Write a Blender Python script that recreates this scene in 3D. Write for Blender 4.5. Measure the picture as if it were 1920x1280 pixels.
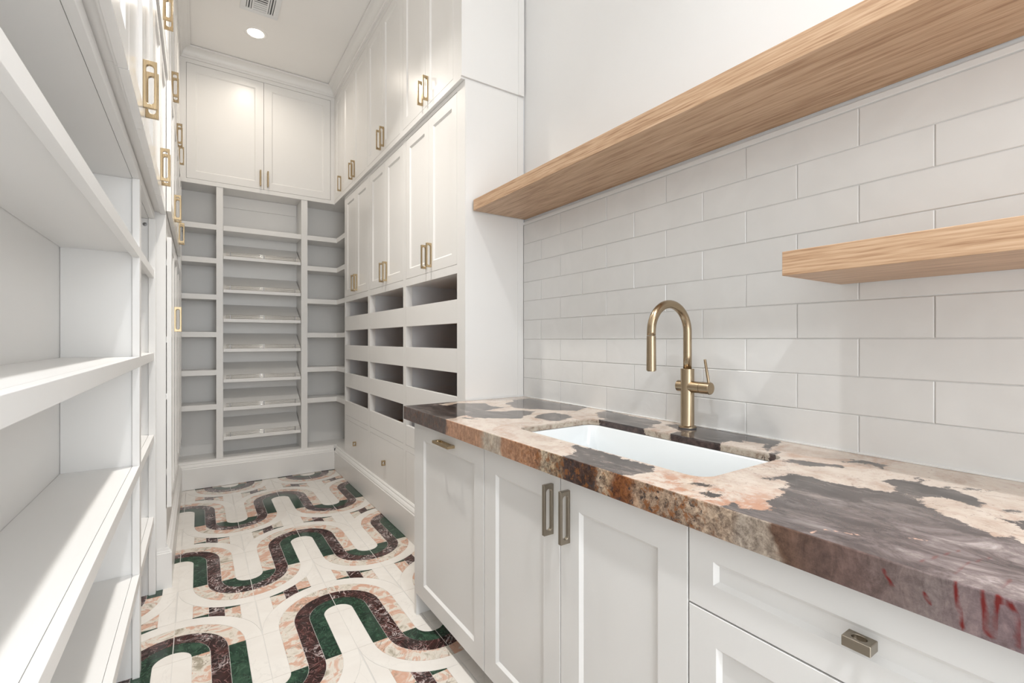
import bpy, bmesh, math, random
import numpy as np
from mathutils import Matrix, Vector, noise
random.seed(7)
SC = bpy.context.scene
for o in list(bpy.data.objects):
    bpy.data.objects.remove(o)
COL = SC.collection

# ------------------------------------------------------------------ camera, light, exposure
cam = bpy.data.cameras.new('camera')
camo = bpy.data.objects.new('camera', cam)
COL.objects.link(camo)
camo.location = (0, 0, 1.211)
camo.rotation_euler = (math.radians(90), 0, math.radians(-33.666))
cam.sensor_width = 36
cam.lens = 883.5 / 1920 * 36
cam.shift_y = -2 / 1920
cam.clip_start = 0.02
SC.camera = camo
SC.view_settings.view_transform = 'Standard'
SC.view_settings.look = 'None'
SC.view_settings.gamma = 1
SC.view_settings.use_curve_mapping = False
SC.view_settings.exposure = 1.72

W = bpy.data.worlds.new('world')
SC.world = W
W.use_nodes = True
W.node_tree.nodes['Background'].inputs['Color'].default_value = (0.93, 0.97, 1.0, 1)
W.node_tree.nodes['Background'].inputs['Strength'].default_value = 0.7

CEIL = 3.586
CANS = [(0.37, 4.13), (0.30, 2.45), (0.26, 0.55), (0.26, -0.75)]
CAN_W = [1.35, 4.6, 2.3, 6.0]
for i, (x, y) in enumerate(CANS):
    l = bpy.data.lights.new('downlight_lamp', 'AREA')
    l.shape = 'DISK'
    l.size = 0.10
    l.spread = math.radians((150, 92, 105, 120)[i])
    l.energy = CAN_W[i]
    l.color = (1.0, 0.90, 0.78) if i == 0 else ((1.0, 0.95, 0.88) if i == 1 else (0.96, 0.98, 1.0))
    lo = bpy.data.objects.new('downlight_lamp', l)
    lo.location = (x, y, CEIL - 0.004)
    COL.objects.link(lo)
# soft fill lamp added behind the camera, standing in for daylight from the opening
l = bpy.data.lights.new('doorway_fill', 'AREA')
l.shape = 'RECTANGLE'
l.size, l.size_y = 1.7, 2.6
l.energy = 11
l.color = (0.93, 0.97, 1.0)
lo = bpy.data.objects.new('doorway_fill', l)
lo.location = (0.5, -1.55, 1.5)
lo.rotation_euler = (math.radians(90), 0, 0)
COL.objects.link(lo)

# ------------------------------------------------------------------ materials
def newmat(name):
    m = bpy.data.materials.new(name)
    m.use_nodes = True
    nt = m.node_tree
    return m, nt, nt.nodes['Principled BSDF']

def N(nt, typ, **kw):
    n = nt.nodes.new(typ)
    for k, v in kw.items():
        if k in n.inputs.keys():
            n.inputs[k].default_value = v
        else:
            setattr(n, k, v)
    return n

def ramp(nt, src, stops, interp='LINEAR'):
    r = nt.nodes.new('ShaderNodeValToRGB')
    cr = r.color_ramp
    cr.interpolation = interp
    while len(cr.elements) < len(stops):
        cr.elements.new(0.5)
    for e, (p, c) in zip(cr.elements, stops):
        e.position = p
        e.color = (*c, 1) if len(c) == 3 else c
    nt.links.new(src, r.inputs[0])
    return r.outputs[0]

def mixc(nt, fac, a, b, mode='MIX'):
    m = nt.nodes.new('ShaderNodeMix')
    m.data_type = 'RGBA'
    m.blend_type = mode
    for inp, v in ((m.inputs[0], fac), (m.inputs[6], a), (m.inputs[7], b)):
        if isinstance(v, (int, float)):
            inp.default_value = v
        elif isinstance(v, tuple):
            inp.default_value = (*v, 1)
        else:
            nt.links.new(v, inp)
    return m.outputs[2]

def math_(nt, op, a, b=None, clamp=False):
    m = nt.nodes.new('ShaderNodeMath')
    m.operation = op
    m.use_clamp = clamp
    for inp, v in zip(m.inputs, (a, b)):
        if v is None:
            continue
        if isinstance(v, (int, float)):
            inp.default_value = v
        else:
            nt.links.new(v, inp)
    return m.outputs[0]

def paint(name, col, rough, bump=0.0, spec=0.5):
    m, nt, p = newmat(name)
    p.inputs['Roughness'].default_value = rough
    p.inputs['Specular IOR Level'].default_value = spec
    tc = N(nt, 'ShaderNodeNewGeometry')
    n = N(nt, 'ShaderNodeTexNoise', Scale=3.0, Detail=3.0)
    nt.links.new(tc.outputs['Position'], n.inputs['Vector'])
    c = ramp(nt, n.outputs[0], [(0.35, tuple(v * 0.985 for v in col)), (0.65, col)])
    nt.links.new(c, p.inputs['Base Color'])
    if bump:
        n2 = N(nt, 'ShaderNodeTexNoise', Scale=260.0, Detail=2.0)
        nt.links.new(tc.outputs['Position'], n2.inputs['Vector'])
        b = N(nt, 'ShaderNodeBump', Strength=bump, Distance=0.001)
        nt.links.new(n2.outputs[0], b.inputs['Height'])
        nt.links.new(b.outputs[0], p.inputs['Normal'])
    return m

M = {}
M['cab'] = paint('cabinet_paint', (0.845, 0.832, 0.812), 0.32)
M['cab_gloss'] = paint('cabinet_paint_glossy', (0.85, 0.838, 0.82), 0.16, spec=0.6)
M['base'] = paint('base_cabinet_paint', (0.80, 0.79, 0.772), 0.34)
M['shelfpaint'] = paint('shelf_paint', (0.845, 0.837, 0.822), 0.38)
M['wall'] = paint('wall_paint', (0.85, 0.847, 0.84), 0.6, bump=0.12)
M['ceil'] = paint('ceiling_paint', (0.93, 0.915, 0.895), 0.7, bump=0.1)
M['caulk'] = paint('white_caulk', (0.80, 0.80, 0.79), 0.4)
M['inner'] = paint('grey_prefinished_lining', (0.78, 0.79, 0.81), 0.5)
M['lens'], nt, p = newmat('lamp_lens')
p.inputs['Base Color'].default_value = (1, 1, 1, 1)
p.inputs['Emission Color'].default_value = (1.0, 0.93, 0.8, 1)
p.inputs['Emission Strength'].default_value = 6.0
M['dark'], nt, p = newmat('duct_darkness')
p.inputs['Base Color'].default_value = (0.07, 0.075, 0.08, 1)
M['ply'], nt, p = newmat('amber_plywood')
g = N(nt, 'ShaderNodeNewGeometry')
mp = N(nt, 'ShaderNodeMapping')
mp.inputs['Scale'].default_value = (40, 3, 40)
nt.links.new(g.outputs['Position'], mp.inputs[0])
n = N(nt, 'ShaderNodeTexNoise', Scale=1.0, Detail=5.0)
nt.links.new(mp.outputs[0], n.inputs['Vector'])
nt.links.new(ramp(nt, n.outputs[0], [(0.3, (0.30, 0.115, 0.015)), (0.7, (0.42, 0.18, 0.035))]), p.inputs['Base Color'])
p.inputs['Roughness'].default_value = 0.45

def brass(name, col, rough):
    m, nt, p = newmat(name)
    p.inputs['Metallic'].default_value = 1.0
    tc = N(nt, 'ShaderNodeTexCoord')
    mp = N(nt, 'ShaderNodeMapping')
    mp.inputs['Scale'].default_value = (260, 260, 12)
    nt.links.new(tc.outputs['Object'], mp.inputs[0])
    n = N(nt, 'ShaderNodeTexNoise', Scale=1.0, Detail=3.0)
    nt.links.new(mp.outputs[0], n.inputs['Vector'])
    nt.links.new(ramp(nt, n.outputs[0], [(0.3, tuple(v * 0.94 for v in col)), (0.7, col)]), p.inputs['Base Color'])
    r = N(nt, 'ShaderNodeMapRange')
    r.inputs['To Min'].default_value = rough * 0.8
    r.inputs['To Max'].default_value = rough * 1.2
    nt.links.new(n.outputs[0], r.inputs['Value'])
    nt.links.new(r.outputs[0], p.inputs['Roughness'])
    return m
M['brass'] = brass('brushed_champagne_brass', (0.47, 0.36, 0.22), 0.26)
M['brassf'] = brass('brushed_brass_faucet', (0.41, 0.32, 0.215), 0.25)
M['bronze'] = brass('aged_bronze', (0.34, 0.30, 0.245), 0.30)
M['chrome'] = brass('bright_chrome', (0.85, 0.83, 0.80), 0.12)
M['postmetal'] = brass('dark_post_metal', (0.22, 0.215, 0.21), 0.35)
M['alu'] = paint('white_edge_trim', (0.80, 0.80, 0.79), 0.3)

def oak(name, light=False):
    m, nt, p = newmat(name)
    g = N(nt, 'ShaderNodeNewGeometry')
    mp = N(nt, 'ShaderNodeMapping')
    mp.inputs['Scale'].default_value = (14, 1.15, 14)
    nt.links.new(g.outputs['Position'], mp.inputs[0])
    # cathedral figure: distorted bands
    n0 = N(nt, 'ShaderNodeTexNoise', Scale=1.3, Detail=2.0)
    nt.links.new(mp.outputs[0], n0.inputs['Vector'])
    w = N(nt, 'ShaderNodeTexWave', Scale=2.4, Distortion=9.0, Detail=3.0)
    w.bands_direction = 'Z' if light else 'X'
    w.inputs['Detail Scale'].default_value = 1.4
    nt.links.new(mp.outputs[0], w.inputs['Vector'])
    mp2 = N(nt, 'ShaderNodeMapping')
    mp2.inputs['Scale'].default_value = (420, 14, 420)
    nt.links.new(g.outputs['Position'], mp2.inputs[0])
    n1 = N(nt, 'ShaderNodeTexNoise', Scale=1.0, Detail=4.0)
    nt.links.new(mp2.outputs[0], n1.inputs['Vector'])
    mp3 = N(nt, 'ShaderNodeMapping')
    mp3.inputs['Scale'].default_value = (75, 2.4, 75)
    nt.links.new(g.outputs['Position'], mp3.inputs[0])
    n2 = N(nt, 'ShaderNodeTexNoise', Scale=1.0, Detail=3.0)
    nt.links.new(mp3.outputs[0], n2.inputs['Vector'])
    v = math_(nt, 'ADD', math_(nt, 'MULTIPLY', w.outputs['Fac'], 0.10), math_(nt, 'MULTIPLY', n1.outputs[0], 0.50))
    v = math_(nt, 'ADD', v, math_(nt, 'MULTIPLY', n2.outputs[0], 0.42))
    c = ramp(nt, v, [(0.36, (0.33, 0.185, 0.10)), (0.46, (0.47, 0.295, 0.175)), (0.54, (0.54, 0.355, 0.22)), (0.66, (0.62, 0.43, 0.285))])
    nt.links.new(c, p.inputs['Base Color'])
    p.inputs['Roughness'].default_value = 0.42
    b = N(nt, 'ShaderNodeBump', Strength=0.12, Distance=0.001)
    nt.links.new(n1.outputs[0], b.inputs['Height'])
    nt.links.new(b.outputs[0], p.inputs['Normal'])
    return m
M['oak'] = oak('oiled_white_oak', True)

# hand-glazed wall tile
def tilemat():
    m, nt, p = newmat('hand_glazed_tile')
    g = N(nt, 'ShaderNodeNewGeometry')
    oi = N(nt, 'ShaderNodeObjectInfo')
    off = nt.nodes.new('ShaderNodeVectorMath'); off.operation = 'ADD'
    sc = nt.nodes.new('ShaderNodeVectorMath'); sc.operation = 'SCALE'
    cb = N(nt, 'ShaderNodeCombineXYZ')
    for k in (0, 1, 2):
        nt.links.new(oi.outputs['Random'], cb.inputs[k])
    nt.links.new(cb.outputs[0], sc.inputs[0]); sc.inputs['Scale'].default_value = 40
    nt.links.new(g.outputs['Position'], off.inputs[0]); nt.links.new(sc.outputs[0], off.inputs[1])
    n = N(nt, 'ShaderNodeTexNoise', Scale=9.0, Detail=2.5, Distortion=0.6)
    nt.links.new(off.outputs[0], n.inputs['Vector'])
    c = ramp(nt, n.outputs[0], [(0.3, (0.745, 0.742, 0.728)), (0.7, (0.785, 0.782, 0.768))])
    c2 = mixc(nt, math_(nt, 'MULTIPLY', oi.outputs['Random'], 0.25), c, (0.72, 0.717, 0.705))
    nt.links.new(c2, p.inputs['Base Color'])
    p.inputs['Roughness'].default_value = 0.2
    p.inputs['Specular IOR Level'].default_value = 0.45
    b = N(nt, 'ShaderNodeBump', Strength=0.5, Distance=0.0055)
    nt.links.new(n.outputs[0], b.inputs['Height'])
    nt.links.new(b.outputs[0], p.inputs['Normal'])
    return m
M['tile'] = tilemat()
M['grout'] = paint('pale_grout', (0.66, 0.655, 0.64), 0.8)
M['floorgrout'] = paint('floor_grout', (0.60, 0.58, 0.55), 0.6)

def stone(name, base, vein, vein2=None, scale=7.0, rough=0.12, thin=0.035, cloud=None, amt=1.0):
    m, nt, p = newmat(name)
    g = N(nt, 'ShaderNodeNewGeometry')
    oi = N(nt, 'ShaderNodeObjectInfo')
    cb = N(nt, 'ShaderNodeCombineXYZ')
    for k in (0, 1, 2):
        nt.links.new(oi.outputs['Random'], cb.inputs[k])
    sc = nt.nodes.new('ShaderNodeVectorMath'); sc.operation = 'SCALE'; sc.inputs['Scale'].default_value = 35
    nt.links.new(cb.outputs[0], sc.inputs[0])
    off = nt.nodes.new('ShaderNodeVectorMath'); off.operation = 'ADD'
    nt.links.new(g.outputs['Position'], off.inputs[0]); nt.links.new(sc.outputs[0], off.inputs[1])
    n = N(nt, 'ShaderNodeTexNoise', Scale=scale, Detail=6.0, Distortion=1.6)
    n.inputs['Roughness'].default_value = 0.6
    nt.links.new(off.outputs[0], n.inputs['Vector'])
    col = ramp(nt, n.outputs[0], cloud or [(0.3, tuple(v * 0.7 for v in base)), (0.7, tuple(v * 1.25 for v in base))])
    n2 = N(nt, 'ShaderNodeTexNoise', Scale=scale * 1.2, Detail=5.0, Distortion=2.5)
    nt.links.new(off.outputs[0], n2.inputs['Vector'])
    d = math_(nt, 'ABSOLUTE', math_(nt, 'SUBTRACT', n2.outputs[0], 0.5))
    vm = ramp(nt, d, [(0.0, (amt,) * 3), (thin, (0.0,) * 3)])
    n3 = N(nt, 'ShaderNodeTexNoise', Scale=scale * 0.7, Detail=2.0)
    nt.links.new(off.outputs[0], n3.inputs['Vector'])
    br = ramp(nt, n3.outputs[0], [(0.45, (0, 0, 0)), (0.6, (1, 1, 1))])
    vm = mixc(nt, 1.0, vm, br, 'MULTIPLY')
    col = mixc(nt, vm, col, vein)
    if vein2:
        n4 = N(nt, 'ShaderNodeTexNoise', Scale=scale * 0.9, Detail=4.0, Distortion=3.0)
        nt.links.new(off.outputs[0], n4.inputs['Vector'])
        d2 = math_(nt, 'ABSOLUTE', math_(nt, 'SUBTRACT', n4.outputs[0], 0.52))
        vm2 = ramp(nt, d2, [(0.0, (0.75,) * 3), (0.02, (0.0,) * 3)])
        col = mixc(nt, vm2, col, vein2)
    nt.links.new(col, p.inputs['Base Color'])
    p.inputs['Roughness'].default_value = rough
    return m
M['f_white'] = stone('white_marble', (0.76, 0.72, 0.67), (0.68, 0.65, 0.61), scale=4, thin=0.02, cloud=[(0.3, (0.73, 0.69, 0.645)), (0.7, (0.79, 0.76, 0.715))], amt=0.7)
M['f_green'] = stone('green_marble', (0.03, 0.075, 0.045), (0.003, 0.008, 0.006), (0.07, 0.14, 0.09), scale=12, thin=0.05, cloud=[(0.3, (0.007, 0.020, 0.013)), (0.5, (0.016, 0.045, 0.027)), (0.72, (0.045, 0.095, 0.058))])
M['f_burg'] = stone('burgundy_marble', (0.05, 0.02, 0.02), (0.75, 0.66, 0.64), (0.30, 0.16, 0.15), scale=12, thin=0.030, cloud=[(0.3, (0.013, 0.008, 0.008)), (0.5, (0.030, 0.011, 0.010)), (0.72, (0.085, 0.028, 0.024))])
M['f_pink'] = stone('pink_marble', (0.66, 0.42, 0.31), (0.25, 0.21, 0.16), None, scale=9, thin=0.022, cloud=[(0.32, (0.36, 0.32, 0.25)), (0.40, (0.64, 0.58, 0.50)), (0.48, (0.70, 0.65, 0.58)), (0.53, (0.62, 0.42, 0.33)), (0.62, (0.60, 0.35, 0.25)), (0.7, (0.66, 0.56, 0.48))])

M['ceramic'], nt, p = newmat('white_fireclay')
p.inputs['Base Color'].default_value = (0.80, 0.83, 0.84, 1)
p.inputs['Roughness'].default_value = 0.12

# ------------------------------------------------------------------ helpers
def thing(name, label, cat, loc, group=None):
    o = bpy.data.objects.new(name, None)
    COL.objects.link(o)
    o.location = loc
    o.empty_display_size = 0.05
    o['label'] = label
    o['category'] = cat
    if group:
        o['group'] = group
    return o

def link(name, me, parent=None, mat=None, loc=None, rot=None, label=None, kind=None):
    o = bpy.data.objects.new(name, me)
    COL.objects.link(o)
    if mat is not None and len(me.materials) == 0:
        me.materials.append(mat)
    if parent is not None:
        o.parent = parent
        pw = Matrix.Translation(parent.location) if parent.type == 'EMPTY' else Matrix.Identity(4)
        if parent.type == 'EMPTY':
            o.matrix_parent_inverse = pw.inverted()
    if loc is not None:
        o.location = loc
    if rot is not None:
        o.rotation_euler = rot
    if label:
        o['label'] = label
    if kind:
        o['kind'] = kind
    return o

class MB:
    def __init__(s):
        s.v = []; s.f = []
    def poly(s, pts, faces):
        b = len(s.v)
        s.v += [tuple(p) for p in pts]
        s.f += [tuple(i + b for i in f) for f in faces]
    def box(s, x0, x1, y0, y1, z0, z1):
        s.poly([(x0, y0, z0), (x1, y0, z0), (x1, y1, z0), (x0, y1, z0), (x0, y0, z1), (x1, y0, z1), (x1, y1, z1), (x0, y1, z1)],
               [(0, 3, 2, 1), (4, 5, 6, 7), (0, 1, 5, 4), (1, 2, 6, 5), (2, 3, 7, 6), (3, 0, 4, 7)])
        return s
    def prism(s, prof, fn0, fn1):
        n = len(prof)
        s.poly([fn0(p) for p in prof] + [fn1(p) for p in prof],
               [tuple(range(n - 1, -1, -1)), tuple(range(n, 2 * n))] + [(i, (i + 1) % n, n + (i + 1) % n, n + i) for i in range(n)])
        return s
    def mesh(s, name, smooth=False, fix=True):
        me = bpy.data.meshes.new(name)
        me.from_pydata(s.v, [], s.f)
        if fix:
            bm = bmesh.new(); bm.from_mesh(me)
            bmesh.ops.recalc_face_normals(bm, faces=bm.faces)
            bm.to_mesh(me); bm.free()
        if smooth:
            me.polygons.foreach_set('use_smooth', [True] * len(me.polygons))
        me.update()
        return me
    def obj(s, name, mat, parent=None, bevel=0.0, smooth=False, **kw):
        o = link(name, s.mesh(name, smooth), parent, mat, **kw)
        if bevel:
            b = o.modifiers.new('edge', 'BEVEL')
            b.width = bevel; b.segments = 2; b.limit_method = 'ANGLE'
            b.harden_normals = False
        return o

def box(name, mat, parent, *d, bevel=0.0, **kw):
    return MB().box(*d).obj(name, mat, parent, bevel=bevel, **kw)

def revolve(prof, n=32, axis=(0, 0), name='part', caps=True):
    """prof: list of (r, z); around vertical axis."""
    m = MB()
    v = []
    for r, z in prof:
        for k in range(n):
            a = 2 * math.pi * k / n
            v.append((axis[0] + r * math.cos(a), axis[1] + r * math.sin(a), z))
    f = []
    for i in range(len(prof) - 1):
        for k in range(n):
            f.append((i * n + k, i * n + (k + 1) % n, (i + 1) * n + (k + 1) % n, (i + 1) * n + k))
    if caps:
        f.append(tuple(range(n - 1, -1, -1)))
        f.append(tuple((len(prof) - 1) * n + k for k in range(n)))
    m.poly(v, f)
    return m

def tube(path, r, n=16, caps=True):
    m = MB(); v = []; f = []
    P = [Vector(p) for p in path]
    up = None
    for i, p in enumerate(P):
        t = (P[min(i + 1, len(P) - 1)] - P[max(i - 1, 0)]).normalized()
        if up is None:
            up = Vector((0, 1, 0)) if abs(t.y) < 0.9 else Vector((1, 0, 0))
        a = (up - t * up.dot(t)).normalized(); b = t.cross(a); up = a
        rr = r[i] if isinstance(r, (list, tuple)) else r
        for k in range(n):
            an = 2 * math.pi * k / n
            v.append(p + (a * math.cos(an) + b * math.sin(an)) * rr)
    for i in range(len(P) - 1):
        for k in range(n):
            f.append((i * n + k, i * n + (k + 1) % n, (i + 1) * n + (k + 1) % n, (i + 1) * n + k))
    if caps:
        f.append(tuple(range(n - 1, -1, -1))); f.append(tuple((len(P) - 1) * n + k for k in range(n)))
    m.poly(v, f)
    return m

# direction maps: (u, v, n) -> world, n grows out of the cabinet face into the aisle
def face_right(X):
    return lambda u, v, n: (X - n, u, v)
def face_left(X):
    return lambda u, v, n: (X + n, u, v)
def face_end(Y):
    return lambda u, v, n: (u, Y - n, v)

def door_mb(fm, u0, u1, v0, v1, n=0.0, t=0.019, rail=0.06, bev=0.009, dep=0.008):
    """shaker leaf: flat frame around a recessed, bevelled panel"""
    m = MB()
    def ring(a, b, nn):
        return [fm(u0 + a, v0 + b, nn), fm(u1 - a, v0 + b, nn), fm(u1 - a, v1 - b, nn), fm(u0 + a, v1 - b, nn)]
    e = 0.0012
    pts = ring(0, 0, n - t) + ring(0, 0, n - e) + ring(e, e, n) + ring(rail, rail, n) + ring(rail + bev, rail + bev, n - dep)
    f = [(3, 2, 1, 0), (16, 17, 18, 19)]
    for L in range(4):
        for k in range(4):
            a = L * 4 + k; b = L * 4 + (k + 1) % 4
            f.append((a, b, b + 4, a + 4))
    m.poly(pts, f)
    return m

def slab_mb(fm, u0, u1, v0, v1, n0, n1):
    a = fm(u0, v0, n0); b = fm(u1, v1, n1)
    m = MB()
    m.box(min(a[0], b[0]), max(a[0], b[0]), min(a[1], b[1]), max(a[1], b[1]), min(a[2], b[2]), max(a[2], b[2]))
    return m

def pull_mesh(name, L, proj, th, mx, mz):
    """flat plate standing off the door on edge, with a rounded slot through it; plate in XZ, sticks out to -X"""
    r = (proj - 2 * mx) / 2
    hz = L / 2 - mz - r
    if hz < 0:
        r = L / 2 - mz; hz = 0.0
    rx = (proj - 2 * mx) / 2
    cx = -proj / 2
    inner = []; outer = []
    K = 8
    for q in range(4):
        for k in range(K + 1):
            th_ = math.pi / 2 * (q + k / K)
            ca, sa = math.cos(th_), math.sin(th_)
            zc = hz if q in (0, 1) else -hz
            inner.append((cx + rx * ca, zc + min(rx, r) * sa))
            loc = k / K
            W2, H2 = proj / 2, L / 2
            sx = 1 if q in (0, 3) else -1
            sz = 1 if q in (0, 1) else -1
            ang = loc if q in (0, 2) else 1 - loc
            if ang <= 0.5:
                ox, oz = W2, zc * sz + (H2 - zc * sz) * (ang / 0.5)
            else:
                ox, oz = W2 * (1 - (ang - 0.5) / 0.5), H2
            outer.append((cx + sx * ox, sz * oz))
    n = len(inner)
    m = MB()
    pts = [(x, -th / 2, z) for x, z in outer] + [(x, -th / 2, z) for x, z in inner] + [(x, th / 2, z) for x, z in outer] + [(x, th / 2, z) for x, z in inner]
    f = []
    for i in range(n):
        j = (i + 1) % n
        f += [(i, j, n + j, n + i), (2 * n + j, 2 * n + i, 3 * n + i, 3 * n + j), (i, 2 * n + i, 2 * n + j, j), (n + j, 3 * n + j, 3 * n + i, n + i)]
    m.poly(pts, f)
    me = m.mesh(name)
    bm = bmesh.new(); bm.from_mesh(me)
    bmesh.ops.remove_doubles(bm, verts=bm.verts, dist=1e-5)
    bmesh.ops.recalc_face_normals(bm, faces=bm.faces)
    ed = [e for e in bm.edges if len(e.link_faces) == 2 and e.calc_face_angle(0) > 1.2]
    bmesh.ops.bevel(bm, geom=ed, offset=0.0008, segments=1, affect='EDGES')
    bm.to_mesh(me); bm.free()
    return me
PULL = pull_mesh('handle', 0.136, 0.032, 0.011, 0.0068, 0.0115); PULL.materials.append(M['brass'])
PULLB = PULL.copy(); PULLB.materials.clear(); PULLB.materials.append(M['bronze'])
KNOB = pull_mesh('knob', 0.036, 0.026, 0.015, 0.0058, 0.0085); KNOB.materials.append(M['brass'])
KNOBB = KNOB.copy(); KNOBB.materials.clear(); KNOBB.materials.append(M['bronze'])
ROT = {'R': (0, 0, 0), 'E': (0, 0, math.pi / 2), 'L': (0, 0, math.pi)}
def handle(door, side, loc, me=PULL, name='handle', horizontal=False, label=None):
    rot = ROT[side]
    if horizontal:
        rot = (math.pi / 2, 0, 0) if side == 'R' else rot
    return link(name, me, door, None, loc=loc, rot=rot, label=label)

# ------------------------------------------------------------------ setting
XR, XL = 1.44, -0.40          # wall faces
YE, YB = 4.91, -1.25          # end wall, open end behind the camera
def struct(name, mb, mat, parent=None, **kw):
    o = mb.obj(name, mat, parent, **kw)
    o['kind'] = 'structure'
    return o
def sbox(name, mat, *d, **kw):
    return struct(name, MB().box(*d), mat, **kw)

floor = sbox('floor', M['floorgrout'], -0.6, 1.90, -1.6, 5.05, -0.06, -0.0008)
XD = 1.745                    # the tall cabinets stand in a deeper niche
_w = MB()
_w.prism([(XR + 0.009, -1.6), (1.90, -1.6), (1.90, 5.05), (XD + 0.001, 5.05), (XD + 0.001, 2.0597), (XR + 0.009, 2.0597)], lambda p: (p[0], p[1], 0.0), lambda p: (p[0], p[1], CEIL))
wall_right = _w.obj('wall_right', M['wall'], None)
wall_right['kind'] = 'structure'
wall_left = sbox('wall_left', M['wall'], XL - 0.13, XL, -1.6, 5.05, 0.0, CEIL)
wall_end = sbox('wall_end', M['wall'], XL, XD, YE, YE + 0.13, 0.0, CEIL)
ceiling = sbox('ceiling', M['ceil'], -0.6, 1.90, -1.6, 5.05, CEIL, CEIL + 0.08)
# wall behind the camera with a wide doorway
wb = MB()
wb.box(XL, -0.28, YB - 0.12, YB, 0, CEIL); wb.box(1.22, XR, YB - 0.12, YB, 0, CEIL); wb.box(-0.28, 1.22, YB - 0.12, YB, 2.75, CEIL)
struct('wall_back', wb, M['wall'])

# crown moulding, a cove between cabinet top and ceiling (outlines: p = projection, z)
XUR, XUL, YU = 1.072, -0.122, 4.64      # faces of the upper cabinets
prof = [(0.0, 3.500), (0.010, 3.500), (0.010, 3.514), (0.016, 3.520)]
for k in range(9):
    a = math.pi / 2 * k / 8
    prof.append((0.016 + 0.048 * (1 - math.cos(a)), 3.520 + 0.050 * math.sin(a)))
prof += [(0.070, 3.572), (0.070, 3.5828), (0.0, 3.5828)]
def crown_run(name, pa, pb):
    m = MB(); n = len(prof)
    va = [pa(p, z) for p, z in prof]; vb = [pb(p, z) for p, z in prof]
    m.poly(va + vb, [(i, (i + 1) % n, n + (i + 1) % n, n + i) for i in range(n)] + [tuple(range(n)), tuple(range(2 * n - 1, n - 1, -1))])
    return struct(name, m, M['cab'])
crown_run('trim_1', lambda p, z: (XUR - p, 2.06, z), lambda p, z: (XUR - p, YU - p, z))
crown_run('trim_2', lambda p, z: (XUL + p, YU - p, z), lambda p, z: (XUR - p, YU - p, z))
crown_run('trim_3', lambda p, z: (XUL + p, YB, z), lambda p, z: (XUL + p, YU - p, z))
# shallow picture line on the ceiling plaster above the side wall, and the metal edge trim over the tiles
sbox('trim_4', M['alu'], XR - 0.001, XR + 0.0095, YB, 2.055, 1.822, 1.8385, bevel=0.0015)
sbox('trim_5', M['caulk'], XR - 0.006, XR + 0.001, -0.6, 2.05, 0.914, 0.9185, bevel=0.001)

# ---- inlaid marble floor ------------------------------------------------------
a_ = 0.3014; w_ = a_ / 5
AX = 0.3025
G = 0.0007
def arc_piece(r1, r2, gx=G, gy=G):
    """ring sector of the quadrant x>0,y>0 centred at the origin, trimmed by the joints"""
    n = 10
    def arc(r, rev=False):
        if r <= G * 1.5:
            return [(gx, gy)]
        t0 = math.asin(min(1, gy / r)); t1 = math.pi / 2 - math.asin(min(1, gx / r))
        pts = [(r * math.cos(t0 + (t1 - t0) * k / n), r * math.sin(t0 + (t1 - t0) * k / n)) for k in range(n + 1)]
        return pts[::-1] if rev else pts
    return arc(r2 - G) + arc(max(0.0, r1 + G) if r1 > 0 else 0.0, True)
def bow_piece(k0, k1):
    x0 = k0 * w_ + G; x1 = k1 * w_ - G
    n = 5
    low = [(x0 + (x1 - x0) * i / n, math.sqrt(max(0, (a_ + G) ** 2 - (x0 + (x1 - x0) * i / n) ** 2))) for i in range(n + 1)]
    low = [(x, min(y, a_ - G - 0.0004)) for x, y in low]
    return low + [(x1, a_ - G), (x0, a_ - G)]
def strip_piece(k, gx0=G, gx1=G):
    return [(k * w_ + gx0, G), ((k + 1) * w_ - gx1, G), ((k + 1) * w_ - gx1, a_ - G), (k * w_ + gx0, a_ - G)]
TH = 0.0015
ARCH = [('white_marble_piece', 'f_white', arc_piece(0, w_)), ('green_marble_piece', 'f_green', arc_piece(w_, 2 * w_, TH)),
        ('burgundy_marble_piece', 'f_burg', arc_piece(2 * w_, 3 * w_, TH)), ('pink_marble_piece', 'f_pink', arc_piece(3 * w_, 4 * w_)),
        ('white_marble_piece', 'f_white', arc_piece(4 * w_, 5 * w_)),
        ('green_marble_piece', 'f_green', bow_piece(1, 2)), ('burgundy_marble_piece', 'f_burg', bow_piece(2, 3)),
        ('pink_marble_piece', 'f_pink', bow_piece(3, 4)), ('white_marble_piece', 'f_white', bow_piece(4, 4.985))]
STRAIGHT = [('white_marble_piece', 'f_white', strip_piece(0)), ('green_marble_piece', 'f_green', strip_piece(1)),
            ('burgundy_marble_piece', 'f_burg', strip_piece(2)), ('pink_marble_piece', 'f_pink', strip_piece(3)),
            ('white_marble_piece', 'f_white', strip_piece(4))]
def piece_mesh(name, pts, mir):
    if mir:
        pts = [(-x, y) for x, y in pts]
    m = MB()
    m.prism(pts, lambda p: (p[0], p[1], -0.006), lambda p: (p[0], p[1], 0.0))
    return m
PM = {}
for kind, lst in (('A', ARCH), ('S', STRAIGHT)):
    for mir in (0, 1):
        for i, (nm, mt, pts) in enumerate(lst):
            mb = piece_mesh(nm, pts, mir)
            me = mb.mesh(nm); me.materials.append(M[mt])
            PM[kind, mir, i] = me
rest = {k: MB() for k in ('f_white', 'f_green', 'f_burg', 'f_pink')}
def lay(kind, mir, ox, oy, rot):
    lst = ARCH if kind == 'A' else STRAIGHT
    ylo = oy - a_ if rot else oy
    for i, (nm, mt, pts) in enumerate(lst):
        if ylo > 1.2:
            link(nm, PM[kind, mir, i], floor, None, loc=(ox, oy, 0), rot=(0, 0, math.pi if rot else 0))
        else:
            s = -1 if rot else 1
            q = [(ox + s * (-x if mir else x), oy + s * y) for x, y in pts]
            rest[mt].prism(q, lambda p: (p[0], p[1], -0.006), lambda p: (p[0], p[1], 0.0))
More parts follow.
